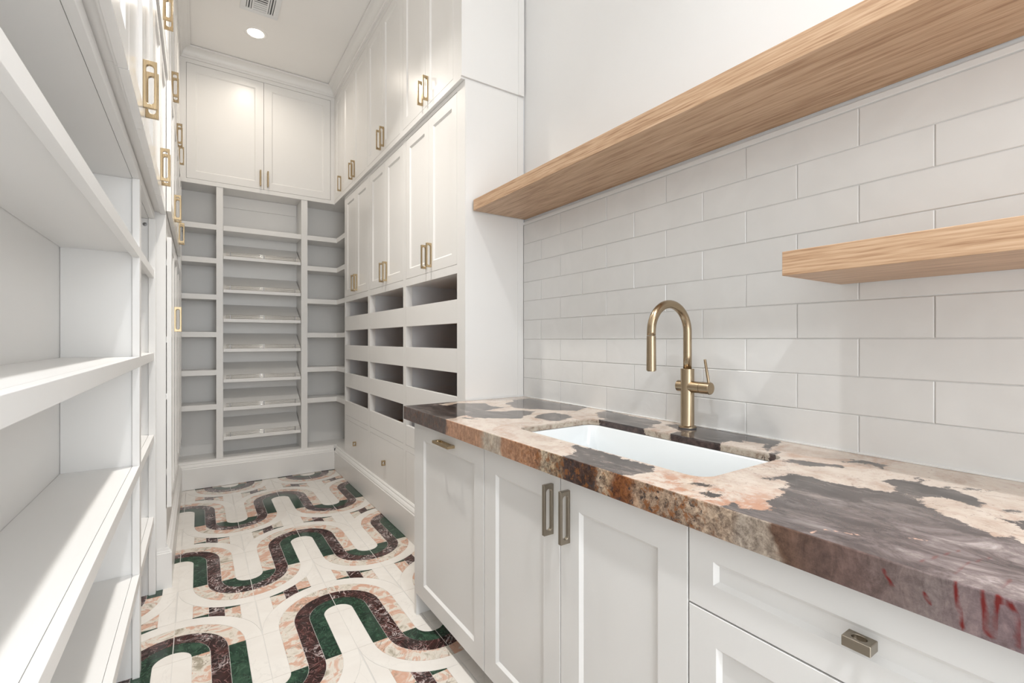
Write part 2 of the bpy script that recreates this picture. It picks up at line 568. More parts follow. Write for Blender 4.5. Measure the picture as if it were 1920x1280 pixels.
X0 = -0.0815
for k in range(-3, 4):
    S = 2.182 + 0.9035 * (k - 0)
    for j in range(-1, 4):
        xl = X0 + AX * j; xr = xl + AX
        even = (j % 2 == 0)
        # arch quarter above the spring line, straight tile below it, bowl quarter below that
        if S < 4.9:
            if even: lay('A', 0, xl, S, False)
            else: lay('A', 1, xr, S, False)
        ys = S - a_
        if ys < 4.64:
            if k == 0 and j == 0: lay('S', 1, xr, ys, False)      # the one tile laid the wrong way round
            elif even: lay('S', 0, xl, ys, False)
            else: lay('S', 1, xr, ys, False)
        if ys - a_ < 4.64:
            if even: lay('A', 0, xr, ys, True)
            else: lay('A', 1, xl, ys, True)
for mt, mb in rest.items():
    if mb.v:
        mb.obj('marble_inlay', M[mt], floor, kind='stuff')

# ---- glazed wall tiles --------------------------------------------------------
rz0 = 0.914; rh = 0.1007
yj0 = 0.371; tw = 0.3055
def tile_mb(y0, y1, z0, z1):
    m = MB(); g = 0.0010; e = 0.0016
    y0 += g; y1 -= g; z0 += g; z1 -= g
    A = XR + 0.0095; B = XR + 0.0015; C = XR
    jit = lambda: random.uniform(-0.0007, 0.0007)
    def rg(q, x): return [(x, y0 + q, z0 + q), (x, y1 - q, z0 + q), (x, y1 - q, z1 - q), (x, y0 + q, z1 - q)]
    top = [(x + jit(), y, z) for x, y, z in rg(e, C)]
    m.poly(rg(0, A) + rg(0, B) + top, [(0, 1, 2, 3), (8, 9, 10, 11)] + [(L * 4 + k, L * 4 + (k + 1) % 4, L * 4 + 4 + (k + 1) % 4, L * 4 + 4 + k) for L in (0, 1) for k in range(4)])
    return m
for r in range(9):
    z0 = rz0 + rh * r; z1 = z0 + rh
    offs = 0.0 if r % 2 == 1 else tw / 2
    c = yj0 + offs - 4 * tw
    while c < 2.052:
        y0, y1 = max(c, -0.75), min(c + tw, 2.052)
        if y1 - y0 > 0.02:
            tile_mb(y0, y1, z0, z1).obj('tile', M['tile'], wall_right)
        c += tw
g_ = MB().box(XR + 0.0025, XR + 0.0092, -0.75, 2.055, 0.913, 1.822)
gro = g_.obj('tile_grout', M['grout'], wall_right)

# ------------------------------------------------------------------ base moulding profile (p = projection from cabinet face)
def base_part(parent, side, u0, u1, Xf, h=0.215, proj=0.028, back=0.05):
    pr = [(-back, 0.0025), (proj, 0.0025), (proj, h - 0.045), (proj - 0.004, h - 0.040), (proj - 0.004, h - 0.033), (proj - 0.010, h - 0.022),
          (proj - 0.017, h - 0.015), (proj - 0.017, h - 0.008), (proj - 0.024, h), (-back, h)]
    if side == 'R': f = lambda u: (lambda p: (Xf - p[0], u, p[1]))
    elif side == 'L': f = lambda u: (lambda p: (Xf + p[0], u, p[1]))
    else: f = lambda u: (lambda p: (u, Xf - p[0], p[1]))
    m = MB().prism(pr, f(u0), f(u1))
    return m.obj('base_moulding', M['cab'], parent)

# ------------------------------------------------------------------ right wall of tall cabinets
XT = 1.093
fr = face_right(XT)
TRAYZ = [(1.298, 1.420), (1.046, 1.169), (0.802, 0.923), (0.553, 0.676)]
bays = [  # opening, stile edges
    (2.144, 2.850, 2.060, 2.875, 'nearest the countertop, half hidden by it', 'beside the counter end'),
    (2.898, 3.600, 2.875, 3.625, 'the middle one of the three', 'in the middle of the run'),
    (3.650, 4.320, 3.625, 4.345, 'farthest, next to the open corner shelves', 'next to the corner shelves')]
for bi, (o0, o1, s0, s1, lab, lab2) in enumerate(bays):
    t = thing('pantry_cabinet', ['white tall cabinet with two doors over four pull-out trays, standing against the counter end',
                                 'white tall cabinet with two doors over open pull-out trays, middle of the right-hand run',
                                 'white tall cabinet with two doors over open pull-out trays, nearest the corner shelves'][bi],
              'cabinet', (1.27, (s0 + s1) / 2, 0), 'tall cabinets with pull-out trays')
    box('stile', M['cab'], t, XT, XT + 0.042, s0, o0, 0.20, 2.4945)
    box('stile', M['cab'], t, XT, XT + 0.042, o1, s1, 0.20, 2.4945)
    box('side_panel', M['inner'], t, XT + 0.042, XD - 0.008, s0 if bi == 0 else s0 + 0.001, s0 + 0.019, 0.20, 2.4945)
    box('side_panel', M['inner'], t, XT + 0.042, XD - 0.008, s1 - 0.019, s1 - 0.001, 0.20, 2.4945)
    box('back_panel', M['inner'], t, XD - 0.022, XD - 0.009, s0 + 0.02, s1 - 0.02, 0.20, 1.58)
    for z0, z1 in ((1.552, 1.596), (0.514, 0.5515), (2.472, 2.4945), (0.200, 0.2095)):
        box('rail', M['cab'], t, XT, XT + 0.042, o0, o1, z0, z1)
    box('shelf', M['cab'], t, XT + 0.042, XD - 0.023, s0 + 0.0195, s1 - 0.0195, 1.556, 1.575)
    # doors
    mid = (o0 + o1) / 2
    for q, (u0, u1) in enumerate(((o0 + 0.0025, mid - 0.0015), (mid + 0.0015, o1 - 0.0025))):
        d = door_mb(fr, u0, u1, 1.598, 2.470, rail=0.058).obj('door', M['cab'], t)
        handle(d, 'R', (XT, mid + (-0.036 if q == 0 else 0.036), 1.690))
    for (z0, z1) in TRAYZ:
        f = slab_mb(fr, o0 + 0.0015, o1 - 0.0015, z0, z1, -0.019, 0).obj('tray_front', M['cab'], t, bevel=0.0012)
        box('tray_bottom', M['ply'], f, XT + 0.0195, XD - 0.03, o0 + 0.004, o1 - 0.004, z0 + 0.018, z0 + 0.030)
        for yy in (s0 + 0.0215, s1 - 0.0335):
            box('tray_side', M['inner'], f, XT + 0.045, XD - 0.03, yy, yy + 0.012, z0 + 0.0305, z0 + 0.112)
        box('tray_back', M['inner'], f, XD - 0.0295, XD - 0.0225, s0 + 0.034, s1 - 0.034, z0 + 0.018, z0 + 0.112)
    d = slab_mb(fr, o0 + 0.002, o1 - 0.002, 0.2115, 0.512, -0.019, 0).obj('drawer', M['cab'], t, bevel=0.0015)
    handle(d, 'R', (XT, mid, 0.352), KNOB, 'knob')
    base_part(t, 'R', s0, s1, XT)
    if bi == 0:
        box('end_panel', M['cab'], t, XT, XR - 0.036, 2.0555, 2.0597, 0.9155, 2.4945)
        box('scribe_strip', M['cab'], t, XR - 0.036, XR - 0.0005, 2.0525, 2.0597, 0.9155, 2.4945)
        box('caulk_line', M['caulk'], t, XT + 0.001, XR - 0.0005, 2.0500, 2.0553, 0.9143, 0.9235)

# upper cabinets, right
ub = [(2.144, 2.850, 2.060, 2.875), (2.898, 3.600, 2.875, 3.625), (3.650, 4.320, 3.625, 4.345)]
fu = face_right(XUR)
for bi, (o0, o1, s0, s1) in enumerate(ub):
    t = thing('upper_cabinet', ['white upper cabinet with two tall doors on the right, the nearest over the counter end',
                                'white upper cabinet with two tall doors on the right, second from the counter',
                                'white upper cabinet with two tall doors on the right, third from the counter'][bi],
              'cabinet', (1.26, (s0 + s1) / 2, 2.4955), 'right-hand upper cabinets')
    box('stile', M['cab'], t, XUR, XUR + 0.02, s0, o0, 2.4955, 3.5005)
    box('stile', M['cab'], t, XUR, XUR + 0.02, o1, s1, 2.4955, 3.5005)
    box('rail', M['cab'], t, XUR, XUR + 0.02, o0, o1, 2.4955, 2.530)
    box('rail', M['cab'], t, XUR, XUR + 0.02, o0, o1, 3.468, 3.5005)
    box('body', M['cab'], t, XUR + 0.0205, XD - 0.001, s0 + 0.0003, s1 - 0.0003, 2.4955, 3.585)
    mid = (o0 + o1) / 2
    for q, (u0, u1) in enumerate(((o0 + 0.0025, mid - 0.0015), (mid + 0.0015, o1 - 0.0025))):
        d = door_mb(fu, u0, u1, 2.532, 3.466, rail=0.058, t=0.018).obj('door', M['cab'], t)
        handle(d, 'R', (XUR, mid + (-0.036 if q == 0 else 0.036), 2.622))
    if bi == 0:
        box('end_panel', M['cab'], t, XUR - 0.003, XR - 0.036, 2.0475, 2.0595, 2.504, 3.5853)
        box('scribe_strip', M['cab'], t, XR - 0.036, XR - 0.0005, 2.0445, 2.0595, 2.504, 3.5853)
t = thing('corner_upper_cabinet', 'narrow single-door white upper cabinet in the right rear corner', 'cabinet', (1.26, 4.49, 2.4955))
box('stile', M['cab'], t, XUR, XUR + 0.02, 4.345, 4.365, 2.4955, 3.5005)
box('stile', M['cab'], t, XUR, XUR + 0.02, 4.612, 4.6395, 2.4955, 3.5005)
box('rail', M['cab'], t, XUR, XUR + 0.02, 4.365, 4.612, 2.4955, 2.530)
box('rail', M['cab'], t, XUR, XUR + 0.02, 4.365, 4.612, 3.468, 3.5005)
box('body', M['cab'], t, XUR + 0.0205, XD - 0.001, 4.3453, 4.905, 2.4955, 3.585)
d = door_mb(fu, 4.367, 4.610, 2.532, 3.466, rail=0.05, t=0.018).obj('door', M['cab'], t)
handle(d, 'R', (XUR, 4.392, 2.622))

# ------------------------------------------------------------------ end wall
fe = face_end(YU)
t = thing('end_upper_cabinet', 'wide white upper cabinet with two doors on the end wall', 'cabinet', (0.478, 4.77, 2.4955))
box('stile', M['cab'], t, XUL, -0.0815, YU, YU + 0.02, 2.4955, 3.5005)
box('stile', M['cab'], t, 1.0385, XUR - 0.0002, YU, YU + 0.02, 2.4955, 3.5005)
box('rail', M['cab'], t, -0.0815, 1.0385, YU, YU + 0.02, 2.4955, 2.530)
box('rail', M['cab'], t, -0.0815, 1.0385, YU, YU + 0.02, 3.468, 3.5005)
box('body', M['cab'], t, XL + 0.001, XUR + 0.0200, YU + 0.0205, YE - 0.001, 2.4955, 3.585)
for q, (u0, u1) in enumerate(((-0.0795, 0.4767), (0.4793, 1.0365))):
    d = door_mb(fe, u0, u1, 2.532, 3.466, rail=0.062, t=0.018).obj('door', M['cab'], t)
    handle(d, 'E', (0.451 if q == 0 else 0.509, YU, 2.622))

SZ = [2.178, 1.897, 1.594, 1.281, 0.964, 0.678]     # shelf tops
YS = 4.645
t = thing('corner_shelving', 'white built-in open shelving filling the end wall below the doors', 'shelving', (0.5, 4.78, 0))
bk = 4.892
box('back_panel', M['cab'], t, XL + 0.001, XD - 0.001, bk, YE - 0.001, 0.226, 2.495)
for x0, x1 in ((0.126, 0.1745), (0.784, 0.836)):
    box('stile', M['cab'], t, x0, x1, YS, YS + 0.02, 0.2265, 2.495)
    box('partition', M['cab'], t, x0 + 0.006 if x0 < 0.5 else x0, x1 if x0 < 0.5 else x1 - 0.006, YS + 0.0205, bk - 0.0005, 0.2265, 2.495)
box('cleat', M['cab'], t, 0.176, 0.782, bk - 0.012, bk - 0.0005, 2.39, 2.494)
box('side_panel', M['cab'], t, 1.105, XD - 0.001, 4.3455, 4.3545, 0.2265, 2.495)
th = 0.043
for z in SZ:
    box('shelf', M['cab'], t, XL + 0.002, 0.1315, YS + 0.001, bk - 0.001, z - th, z, bevel=0.001)
    m = MB()
    poly = [(0.831, bk - 0.001), (XD - 0.002, bk - 0.001), (XD - 0.002, 4.3555), (1.094, 4.3555), (1.094, YS + 0.001), (0.8305, YS + 0.001)]
    m.prism(poly, lambda p: (p[0], p[1], z - th), lambda p: (p[0], p[1], z))
    m.obj('corner_shelf', M['cab'], t, bevel=0.001)
box('shelf', M['cab'], t, 0.1755, 0.783, YS + 0.001, bk - 0.013, SZ[0] - th, SZ[0], bevel=0.001)
m = MB()
poly = [(XL + 0.002, YE - 0.002), (XD - 0.002, YE - 0.002), (XD - 0.002, 4.3455), (XT + 0.002, 4.3455), (XT + 0.002, 4.6395), (XL + 0.002, 4.6395)]
m.prism(poly, lambda p: (p[0], p[1], 0.190), lambda p: (p[0], p[1], 0.2262))
m.obj('deck', M['cab'], t)
base_part(t, 'E', XL + 0.26, XT - 0.028, YS - 0.006, h=0.215, back=0.03)
base_part(t, 'R', 4.3455, 4.611, XT)
# tilted shelves with little rail fences
bots = [1.897, 1.615, 1.367, 1.114, 0.856, 0.618, 0.370]
post = MB(); 
for zb in bots:
    s = MB()
    pr = [(YS + 0.003, zb), (YS + 0.003, zb + 0.026), (bk - 0.006, zb + 0.026 + 0.135), (bk - 0.006, zb + 0.135)]
    s.prism(pr, lambda p: (0.1765, p[0], p[1]), lambda p: (0.779, p[0], p[1]))
    sh = s.obj('slanted_shelf', M['cab'], t, bevel=0.0008)
    for h in (0.004, 0.0165, 0.029):
        tube([(0.196, YS + 0.008, zb + 0.030 + h), (0.776, YS + 0.008, zb + 0.030 + h)], 0.0016, 8).obj('rail', M['chrome'], sh, smooth=True)
    for x in (0.227, 0.481, 0.733):
        MB().box(x - 0.0025, x + 0.0025, YS + 0.0045, YS + 0.0065, zb + 0.0265, zb + 0.062).obj('post', M['postmetal'], sh)

# ------------------------------------------------------------------ left wall: open shelving near the camera
XS = -0.175
FS = 0.021
for bi, (y0, y1) in enumerate(((-0.9, 2.152), (2.152, 2.845))):
    t = thing('bookcase', ['long white open bookcase along the left wall, nearest the camera', 'narrow slice of white open bookcase just before the tall left cabinets'][bi],
              'bookcase', (-0.29, (y0 + y1) / 2, 0))
    ya, yb = y0 + (0.0005 if bi else 0), y1 - 0.0005
    box('back_panel', M['shelfpaint'], t, XL + 0.001, XL + 0.012, ya, yb, 0.0, 1.79)
    box('side_panel', M['shelfpaint'], t, XL + 0.013, XS - FS - 0.0006, yb - 0.018 + (0.03 if bi == 0 else 0), yb + (0.03 if bi == 0 else 0), 0.0, 1.79)
    if bi == 0:
        box('side_panel', M['shelfpaint'], t, XL + 0.013, XS - FS - 0.0006, ya, ya + 0.018, 0.0, 1.79)
        box('stile', M['shelfpaint'], t, XS - FS, XS, y1 - 0.002, y1 + 0.052, 0.0, 1.79, bevel=0.001)
        box('stile', M['shelfpaint'], t, XS - FS, XS, ya, ya + 0.04, 0.0, 1.79)
        s0, s1 = ya + 0.0185, y1 + 0.0105
    else:
        box('stile', M['shelfpaint'], t, XS - FS, XS + 0.006, y1 - 0.030, y1 - 0.0006, 0.0, 1.79, bevel=0.001)
        s0, s1 = y1 - 0.693 + 0.052, yb - 0.0185
        s0 = 2.2055
        revolve([(0.0, 0), (0.0085, 0), (0.0085, 0.0015), (0.0, 0.002)], 20, caps=False).obj('screw_cap', M['postmetal'], t, loc=(-0.2105, 2.8262, 1.762), rot=(math.pi / 2, 0, 0))
    e0 = ya + 0.0405 if bi == 0 else 2.2055
    e1 = y1 - 0.0025 if bi == 0 else y1 - 0.0305
    for z in (1.545, 1.153, 0.762, 0.372):
        sh = box('shelf', M['shelfpaint'], t, XL + 0.013, XS - FS - 0.0008, s0, s1, z - 0.020, z - 0.0003)
        box('nosing', M['shelfpaint'], sh, XS - FS, XS, e0, e1, z - 0.0375, z, bevel=0.0012)
    tb = box('top_board', M['shelfpaint'], t, XL + 0.013, XS - FS - 0.0008, ya, yb, 1.7905, 1.8245)
    box('top_rail', M['shelfpaint'], t, XS - FS, XS, ya, yb, 1.7905, 1.8255, bevel=0.0012)

# mid-height cabinets over the shelving and tall cabinets beyond
XM = -0.131
fm_ = face_left(XM)
edges = [-0.84, -0.10, 0.64, 1.375, 2.112, 2.860, 3.600, 4.345]
names = ['farther behind the camera', 'beside the camera', 'just ahead of the camera', 'nearest the first pair of large handles', 'with the second pair of handles']
MIDG = 'middle row of glossy left-hand doors'
for i in range(len(edges) - 1):
    y0, y1 = edges[i], edges[i + 1]
    mid = (y0 + y1) / 2
    tall = y0 > 2.8
    labs = ['glossy white wall cabinet over the left shelving, out of view behind the camera', 'glossy white wall cabinet over the left shelving, level with the camera',
            'glossy white wall cabinet over the left shelving, at the top left edge of the view', 'glossy white wall cabinet over the left shelving, with the largest brass handles',
            'glossy white wall cabinet over the left shelving, next before the tall left cabinets',
            'tall white left cabinet whose bare side and plinth face the camera', 'tall white cabinet on the left with stacked doors, deeper in, ahead of the end wall']
    t = thing('tall_cabinet' if tall else 'wall_cabinet', labs[i], 'cabinet', (-0.26, mid, 0 if tall else 1.826))
    body_z0 = 0.0 if tall else 1.828
    if tall:
        box('body', M['cab'], t, XL + 0.001, XM - 0.0005, y0 + 0.0005, y1 - 0.0005, 0.0, 2.4945)
        base_part(t, 'L', y0 if i == 5 else y0, y1 if i == 5 else 4.611, XM, back=0.0, proj=0.024)
        if i == 5:   # moulded plinth returning on the side that faces the camera
            m = MB()
            m.box(-0.168, -0.107, y0 - 0.010, y0 - 0.0001, 0, 0.172)
            m.box(-0.168, -0.114, y0 - 0.006, y0 - 0.0001, 0.172, 0.182)
            m.box(-0.168, -0.121, y0 - 0.003, y0 - 0.0001, 0.182, 0.196)
            m.obj('plinth_return', M['cab'], t)
        box('frame', M['cab'], t, XM - 0.0003, XM + 0.002, y0 + 0.0005, y1 - 0.0005, 0.216, 0.385)
        for q, (u0, u1) in enumerate(((y0 + 0.012, mid - 0.0015), (mid + 0.0015, y1 - 0.012))):
            d = door_mb(fm_, u0, u1, 0.390, 1.720, n=0.0215, rail=0.058).obj('door', M['cab_gloss'], t)
            if i == 5:
                handle(d, 'L', (XM + 0.0215, mid + (-0.036 if q == 0 else 0.036), 1.328))
            for z in (0.55, 0.92, 1.20, 1.58):
                if q == 0: box('hinge', M['chrome'], d, XM + 0.0003, XM + 0.0022, u0 + 0.001, u0 + 0.012, z, z + 0.03)
    else:
        box('body', M['cab'], t, XL + 0.001, XM - 0.0255, y0 + 0.0005, y1 - 0.0005, 1.835, 2.4945)
        box('bottom_rail', M['cab'], t, XM - 0.0250, XM - 0.0195, y0 + 0.0005, y1 - 0.0005, 1.829, 1.86)
    zb = 1.826
    nn = 0.0 if not tall else 0.0205
    for q, (u0, u1) in enumerate(((y0 + 0.0015, mid - 0.0015), (mid + 0.0015, y1 - 0.0015))):
        d = door_mb(fm_, u0, u1, zb if not tall else 1.845, 2.488, n=nn if tall else 0.0, rail=0.058).obj('door', M['cab_gloss'], t)
        handle(d, 'L', (XM + (nn if tall else 0.0), mid + (-0.036 if q == 0 else 0.036), 1.946))
    # top row
    t2 = thing('upper_cabinet', ['white top cabinet against the ceiling on the left, out of view behind the camera', 'white top cabinet against the ceiling on the left, level with the camera',
                                 'white top cabinet against the ceiling on the left, just outside the top of the view', 'white top cabinet against the ceiling on the left, over the largest brass handles',
                                 'white top cabinet on the left with handles cut by the top of the view',
                                 'white top cabinet against the ceiling on the left, second pair of handles from the top', 'white top cabinet against the ceiling on the left, last pair of handles before the corner'][i],
               'cabinet', (-0.26, mid, 2.4955), 'left-hand top cabinets')
    fx = face_left(XUL)
    box('body', M['cab'], t2, XL + 0.001, XUL - 0.0205, y0 + 0.0003, y1 - 0.0003, 2.4955, 3.585)
    box('stile', M['cab'], t2, XUL - 0.02, XUL, y0, y0 + 0.022, 2.4955, 3.5005)
    box('stile', M['cab'], t2, XUL - 0.02, XUL, y1 - 0.022, y1, 2.4955, 3.5005)
    box('rail', M['cab'], t2, XUL - 0.02, XUL, y0 + 0.022, y1 - 0.022, 2.4955, 2.530)
    box('rail', M['cab'], t2, XUL - 0.02, XUL, y0 + 0.022, y1 - 0.022, 3.468, 3.5005)
    for q, (u0, u1) in enumerate(((y0 + 0.024, mid - 0.0013), (mid + 0.0013, y1 - 0.024))):
        d = door_mb(fx, u0, u1, 2.532, 3.466, rail=0.058, t=0.018).obj('door', M['cab_gloss'], t2)
        handle(d, 'L', (XUL, mid + (-0.036 if q == 0 else 0.036), 2.622))
t = thing('corner_upper_cabinet', 'narrow single-door white top cabinet in the left rear corner', 'cabinet', (-0.26, 4.49, 2.4955))
box('body', M['cab'], t, XL + 0.001, XUL - 0.0205, 4.3453, 4.6600, 2.4955, 3.585)
box('stile', M['cab'], t, XUL - 0.02, XUL, 4.345, 4.367, 2.4955, 3.5005)
box('stile', M['cab'], t, XUL - 0.02, XUL, 4.612, 4.6395, 2.4955, 3.5005)
box('rail', M['cab'], t, XUL - 0.02, XUL, 4.367, 4.612, 2.4955, 2.530)
box('rail', M['cab'], t, XUL - 0.02, XUL, 4.367, 4.612, 3.468, 3.5005)
d = door_mb(face_left(XUL), 4.369, 4.610, 2.532, 3.466, rail=0.05, t=0.018).obj('door', M['cab_gloss'], t)
handle(d, 'L', (XUL, 4.40, 2.622))
t = thing('corner_tall_cabinet', 'narrow tall white cabinet front filling the left rear corner', 'cabinet', (-0.26, 4.49, 0))
box('body', M['cab'], t, XL + 0.001, XM - 0.0005, 4.3455, 4.6390, 0.0, 2.4945)
d = door_mb(fm_, 4.349, 4.635, 0.390, 2.488, n=0.0195, rail=0.05).obj('door', M['cab_gloss'], t)

# ------------------------------------------------------------------ base cabinets under the counter
XB = 0.800
fb = face_right(XB)
CB = 0.856
BG = 'base cabinets under the countertop'
def carcass(t, y0, y1):
    box('body', M['base'], t, XB + 0.020, XR - 0.001, y0, y1, 0.098, 0.852 if y0 > 1.3 or y0 < 0.5 else 0.62)
    box('toe_kick', M['base'], t, XB + 0.12, XB + 0.135, y0, y1, 0.0, 0.0975)
t = thing('dishwasher_cabinet', 'white panelled appliance door with a horizontal brass pull under the counter end', 'cabinet', (1.1, 1.66, 0), BG)
carcass(t, 1.3715, 1.966)
box('end_panel', M['base'], t, XB + 0.002, XT - 0.031, 1.9665, 1.9870, 0.0, 0.8535)
d = door_mb(fb, 1.3735, 1.9475, 0.096, 0.850, rail=0.066).obj('door', M['base'], t, label='single door hinged at the floor')
d['label'] = 'wide single recessed-panel door'
handle(d, 'R', (XB, 1.655, 0.812), PULL, horizontal=True, label='brass pull mounted horizontally')
box('filler', M['base'], t, XB + 0.001, XB + 0.0195, 1.9485, 1.9660, 0.096, 0.852)
t = thing('sink_cabinet', 'white two-door base cabinet below the sink, with upright bronze pulls', 'cabinet', (1.1, 0.974, 0), BG)
carcass(t, 0.5785, 1.3705)
for u0, u1, hy in ((0.9715, 1.3690, 1.003), (0.5790, 0.9685, 0.9345)):
    d = door_mb(fb, u0, u1, 0.096, 0.850, rail=0.072).obj('door', M['base'], t)
    handle(d, 'R', (XB, hy, 0.756), PULLB)
for di, (y0, y1) in enumerate(((0.0015, 0.5775), (-0.60, 0.0005))):
    t = thing('drawer_cabinet', ['white drawer base cabinet with a bronze knob at the right edge of the view', 'white drawer base cabinet beside the camera, out of view'][di], 'cabinet', (1.1, (y0 + y1) / 2, 0), BG)
    carcass(t, y0, y1)
    for z0, z1 in ((0.7015, 0.850), (0.400, 0.6985), (0.096, 0.397)):
        d = door_mb(fb, y0 + 0.001, y1 - 0.0015, z0, z1, rail=0.052 if z1 > 0.8 else 0.058, bev=0.008).obj('drawer', M['base'], t)
        if z1 > 0.8:
            handle(d, 'R', (XB - 0.0, (y0 + y1) / 2 - 0.004, 0.7785), KNOBB, 'knob', horizontal=True)
        else:
            handle(d, 'R', (XB - 0.0, (y0 + y1) / 2 - 0.004, (z0 + z1) / 2 + 0.1), KNOBB, 'knob', horizontal=True)

# ------------------------------------------------------------------ countertop
DARK = [[(0.788,2.057),(0.892,2.089),(1.043,2.074),(1.047,2.05),(0.932,2.013),(0.944,1.954),(1.026,1.999),(1.133,1.928),(1.105,1.827),(1.131,1.754),(1.062,1.747),(1.008,1.715),(1.059,1.665),(1.118,1.658),(1.179,1.601),(1.125,1.542),(1.058,1.514),(1.022,1.469),(0.993,1.493),(0.92,1.55),(0.882,1.589),(0.888,1.655),(0.848,1.653),(0.815,1.62),(0.787,1.639),(0.791,1.802)],[(0.835,1.626),(0.864,1.601),(0.878,1.551),(0.854,1.568)],[(1.192,1.848),(1.241,1.899),(1.274,1.898),(1.301,1.947),(1.425,1.969),(1.436,1.551),(1.329,1.501),(1.297,1.539),(1.254,1.578),(1.226,1.638),(1.191,1.661),(1.166,1.713),(1.173,1.763),(1.196,1.805)],[(1.116,1.504),(1.179,1.522),(1.22,1.51),(1.23,1.436),(1.204,1.388),(1.146,1.36),(1.101,1.351),(1.081,1.377),(1.078,1.458)],[(0.779,0.932),(0.807,0.937),(0.839,0.955),(0.865,0.98),(0.87,1.006),(0.896,1.011),(0.902,0.913),(0.89,0.831),(0.895,0.73),(0.877,0.729),(0.86,0.71),(0.827,0.713),(0.781,0.744),(0.781,0.824),(0.779,0.882)],[(1.353,1.416),(1.432,1.433),(1.422,1.275),(1.412,1.134),(1.367,1.102),(1.341,1.107),(1.294,1.081),(1.28,1.148),(1.282,1.246),(1.284,1.327)],[(1.377,1.083),(1.415,1.062),(1.407,1.044),(1.43,0.997),(1.437,0.963),(1.418,0.825),(1.32,0.768),(1.302,0.83),(1.298,0.904),(1.319,0.978),(1.341,1.027)],[(1.44,1.001),(1.429,0.716),(1.356,0.691),(1.337,0.695),(1.265,0.671),(1.301,0.7),(1.354,0.722),(1.352,0.753),(1.317,0.818),(1.295,0.865),(1.287,0.94)],[(1.177,0.634),(1.188,0.612),(1.231,0.591),(1.251,0.548),(1.272,0.5),(1.254,0.488),(1.223,0.519),(1.195,0.551),(1.2,0.582),(1.196,0.61)],[(1.011,0.546),(1.04,0.543),(1.055,0.533),(1.089,0.533),(1.108,0.521),(1.11,0.474),(1.096,0.451),(1.106,0.414),(1.106,0.417),(1.124,0.374),(1.139,0.341),(1.136,0.321),(1.093,0.297),(1.068,0.271),(1.045,0.239),(1.026,0.216),(1.021,0.204),(1.008,0.188),(1.024,0.174),(1.007,0.159),(0.979,0.117),(0.777,-0.1),(0.777,0.36),(0.781,0.408),(0.783,0.437),(0.788,0.48),(0.812,0.495),(0.803,0.47),(0.82,0.444),(0.851,0.438),(0.862,0.462),(0.901,0.469),(0.943,0.467),(0.977,0.481),(0.967,0.483),(0.998,0.486),(1.022,0.501),(1.032,0.521),(1.016,0.531)],[(1.207,0.402),(1.234,0.391),(1.266,0.35),(1.245,0.331),(1.259,0.303),(1.229,0.27),(1.218,0.25),(1.19,0.238),(1.162,0.237),(1.158,0.254),(1.176,0.278),(1.168,0.297),(1.136,0.321),(1.133,0.339),(1.13,0.353),(1.163,0.361),(1.186,0.376)],[(1.314,0.512),(1.355,0.504),(1.372,0.483),(1.36,0.438),(1.321,0.431),(1.34,0.468)],[(1.282,0.366),(1.295,0.36),(1.284,0.351),(1.269,0.356)],[(1.111,0.2),(1.114,0.187),(1.135,0.179),(1.126,0.134),(1.056,0.126),(1.065,0.168),(1.082,0.179)],[(1.266,0.304),(1.294,0.28),(1.303,0.25),(1.269,0.274)],[(1.165,0.211),(1.185,0.203),(1.187,0.192),(1.166,0.202)],[(0.846,0.603),(0.874,0.605),(0.881,0.574),(0.867,0.568),(0.852,0.584)],[(0.808,0.561),(0.84,0.558),(0.845,0.532),(0.828,0.522),(0.809,0.53)]]
VEIN = [[(0.781,0.182),(0.751,0.178),(0.722,0.174)],[(0.78,0.158),(0.747,0.154),(0.728,0.154),(0.726,0.148)],[(0.781,0.143),(0.751,0.146),(0.725,0.147)],[(0.771,0.142),(0.772,0.133),(0.761,0.128),(0.723,0.128)],[(0.763,0.255),(0.742,0.243)],[(0.749,0.211),(0.739,0.205)],[(0.808,0.223),(0.897,0.204)],[(0.802,0.188),(0.848,0.188),(0.904,0.173)],[(0.798,0.147),(0.841,0.143)]]
PALE = [[(0.787,0.35),(0.821,0.345),(0.821,0.342),(0.834,0.314),(0.846,0.296)],[(0.891,0.259),(0.9,0.239)]]
TONE = [(2.027, (0.13, 0.1, 0.095)), (1.616, (0.1, 0.08, 0.075)), (1.598, (0.5, 0.29, 0.19)), (1.358, (0.46, 0.27, 0.17)), (1.33, (0.48, 0.42, 0.34)), (1.238, (0.5, 0.43, 0.35)), (1.223, (0.46, 0.26, 0.16)), (1.035, (0.44, 0.24, 0.14)), (1.015, (0.46, 0.39, 0.29)), (0.943, (0.38, 0.26, 0.15)), (0.926, (0.06, 0.035, 0.03)), (0.815, (0.1, 0.05, 0.03)), (0.803, (0.5, 0.4, 0.3)), (0.772, (0.45, 0.33, 0.22)), (0.756, (0.2, 0.07, 0.025)), (0.701, (0.2, 0.08, 0.03)), (0.679, (0.38, 0.27, 0.19)), (0.475, (0.42, 0.33, 0.25)), (0.46, (0.36, 0.31, 0.26)), (0.41, (0.38, 0.32, 0.26)), (0.401, (0.13, 0.075, 0.05)), (0.289, (0.15, 0.1, 0.09)), (0.201, (0.21, 0.17, 0.165)), (0.122, (0.21, 0.15, 0.16))]
DARK = [[((0.73 if a < 0.80 else a), b) for a, b in pl] for pl in DARK] + [[(1.24, 1.285), (1.24, 1.075), (1.30, 1.075), (1.33, 1.285)], [(1.24, 0.975), (1.24, 0.80), (1.32, 0.80), (1.35, 0.975)], [(1.24, 0.655), (1.24, 0.640), (1.29, 0.640), (1.29, 0.66)]]
HX0, HX1, HY0, HY1, HR = 0.902, 1.252, 0.612, 1.330, 0.045
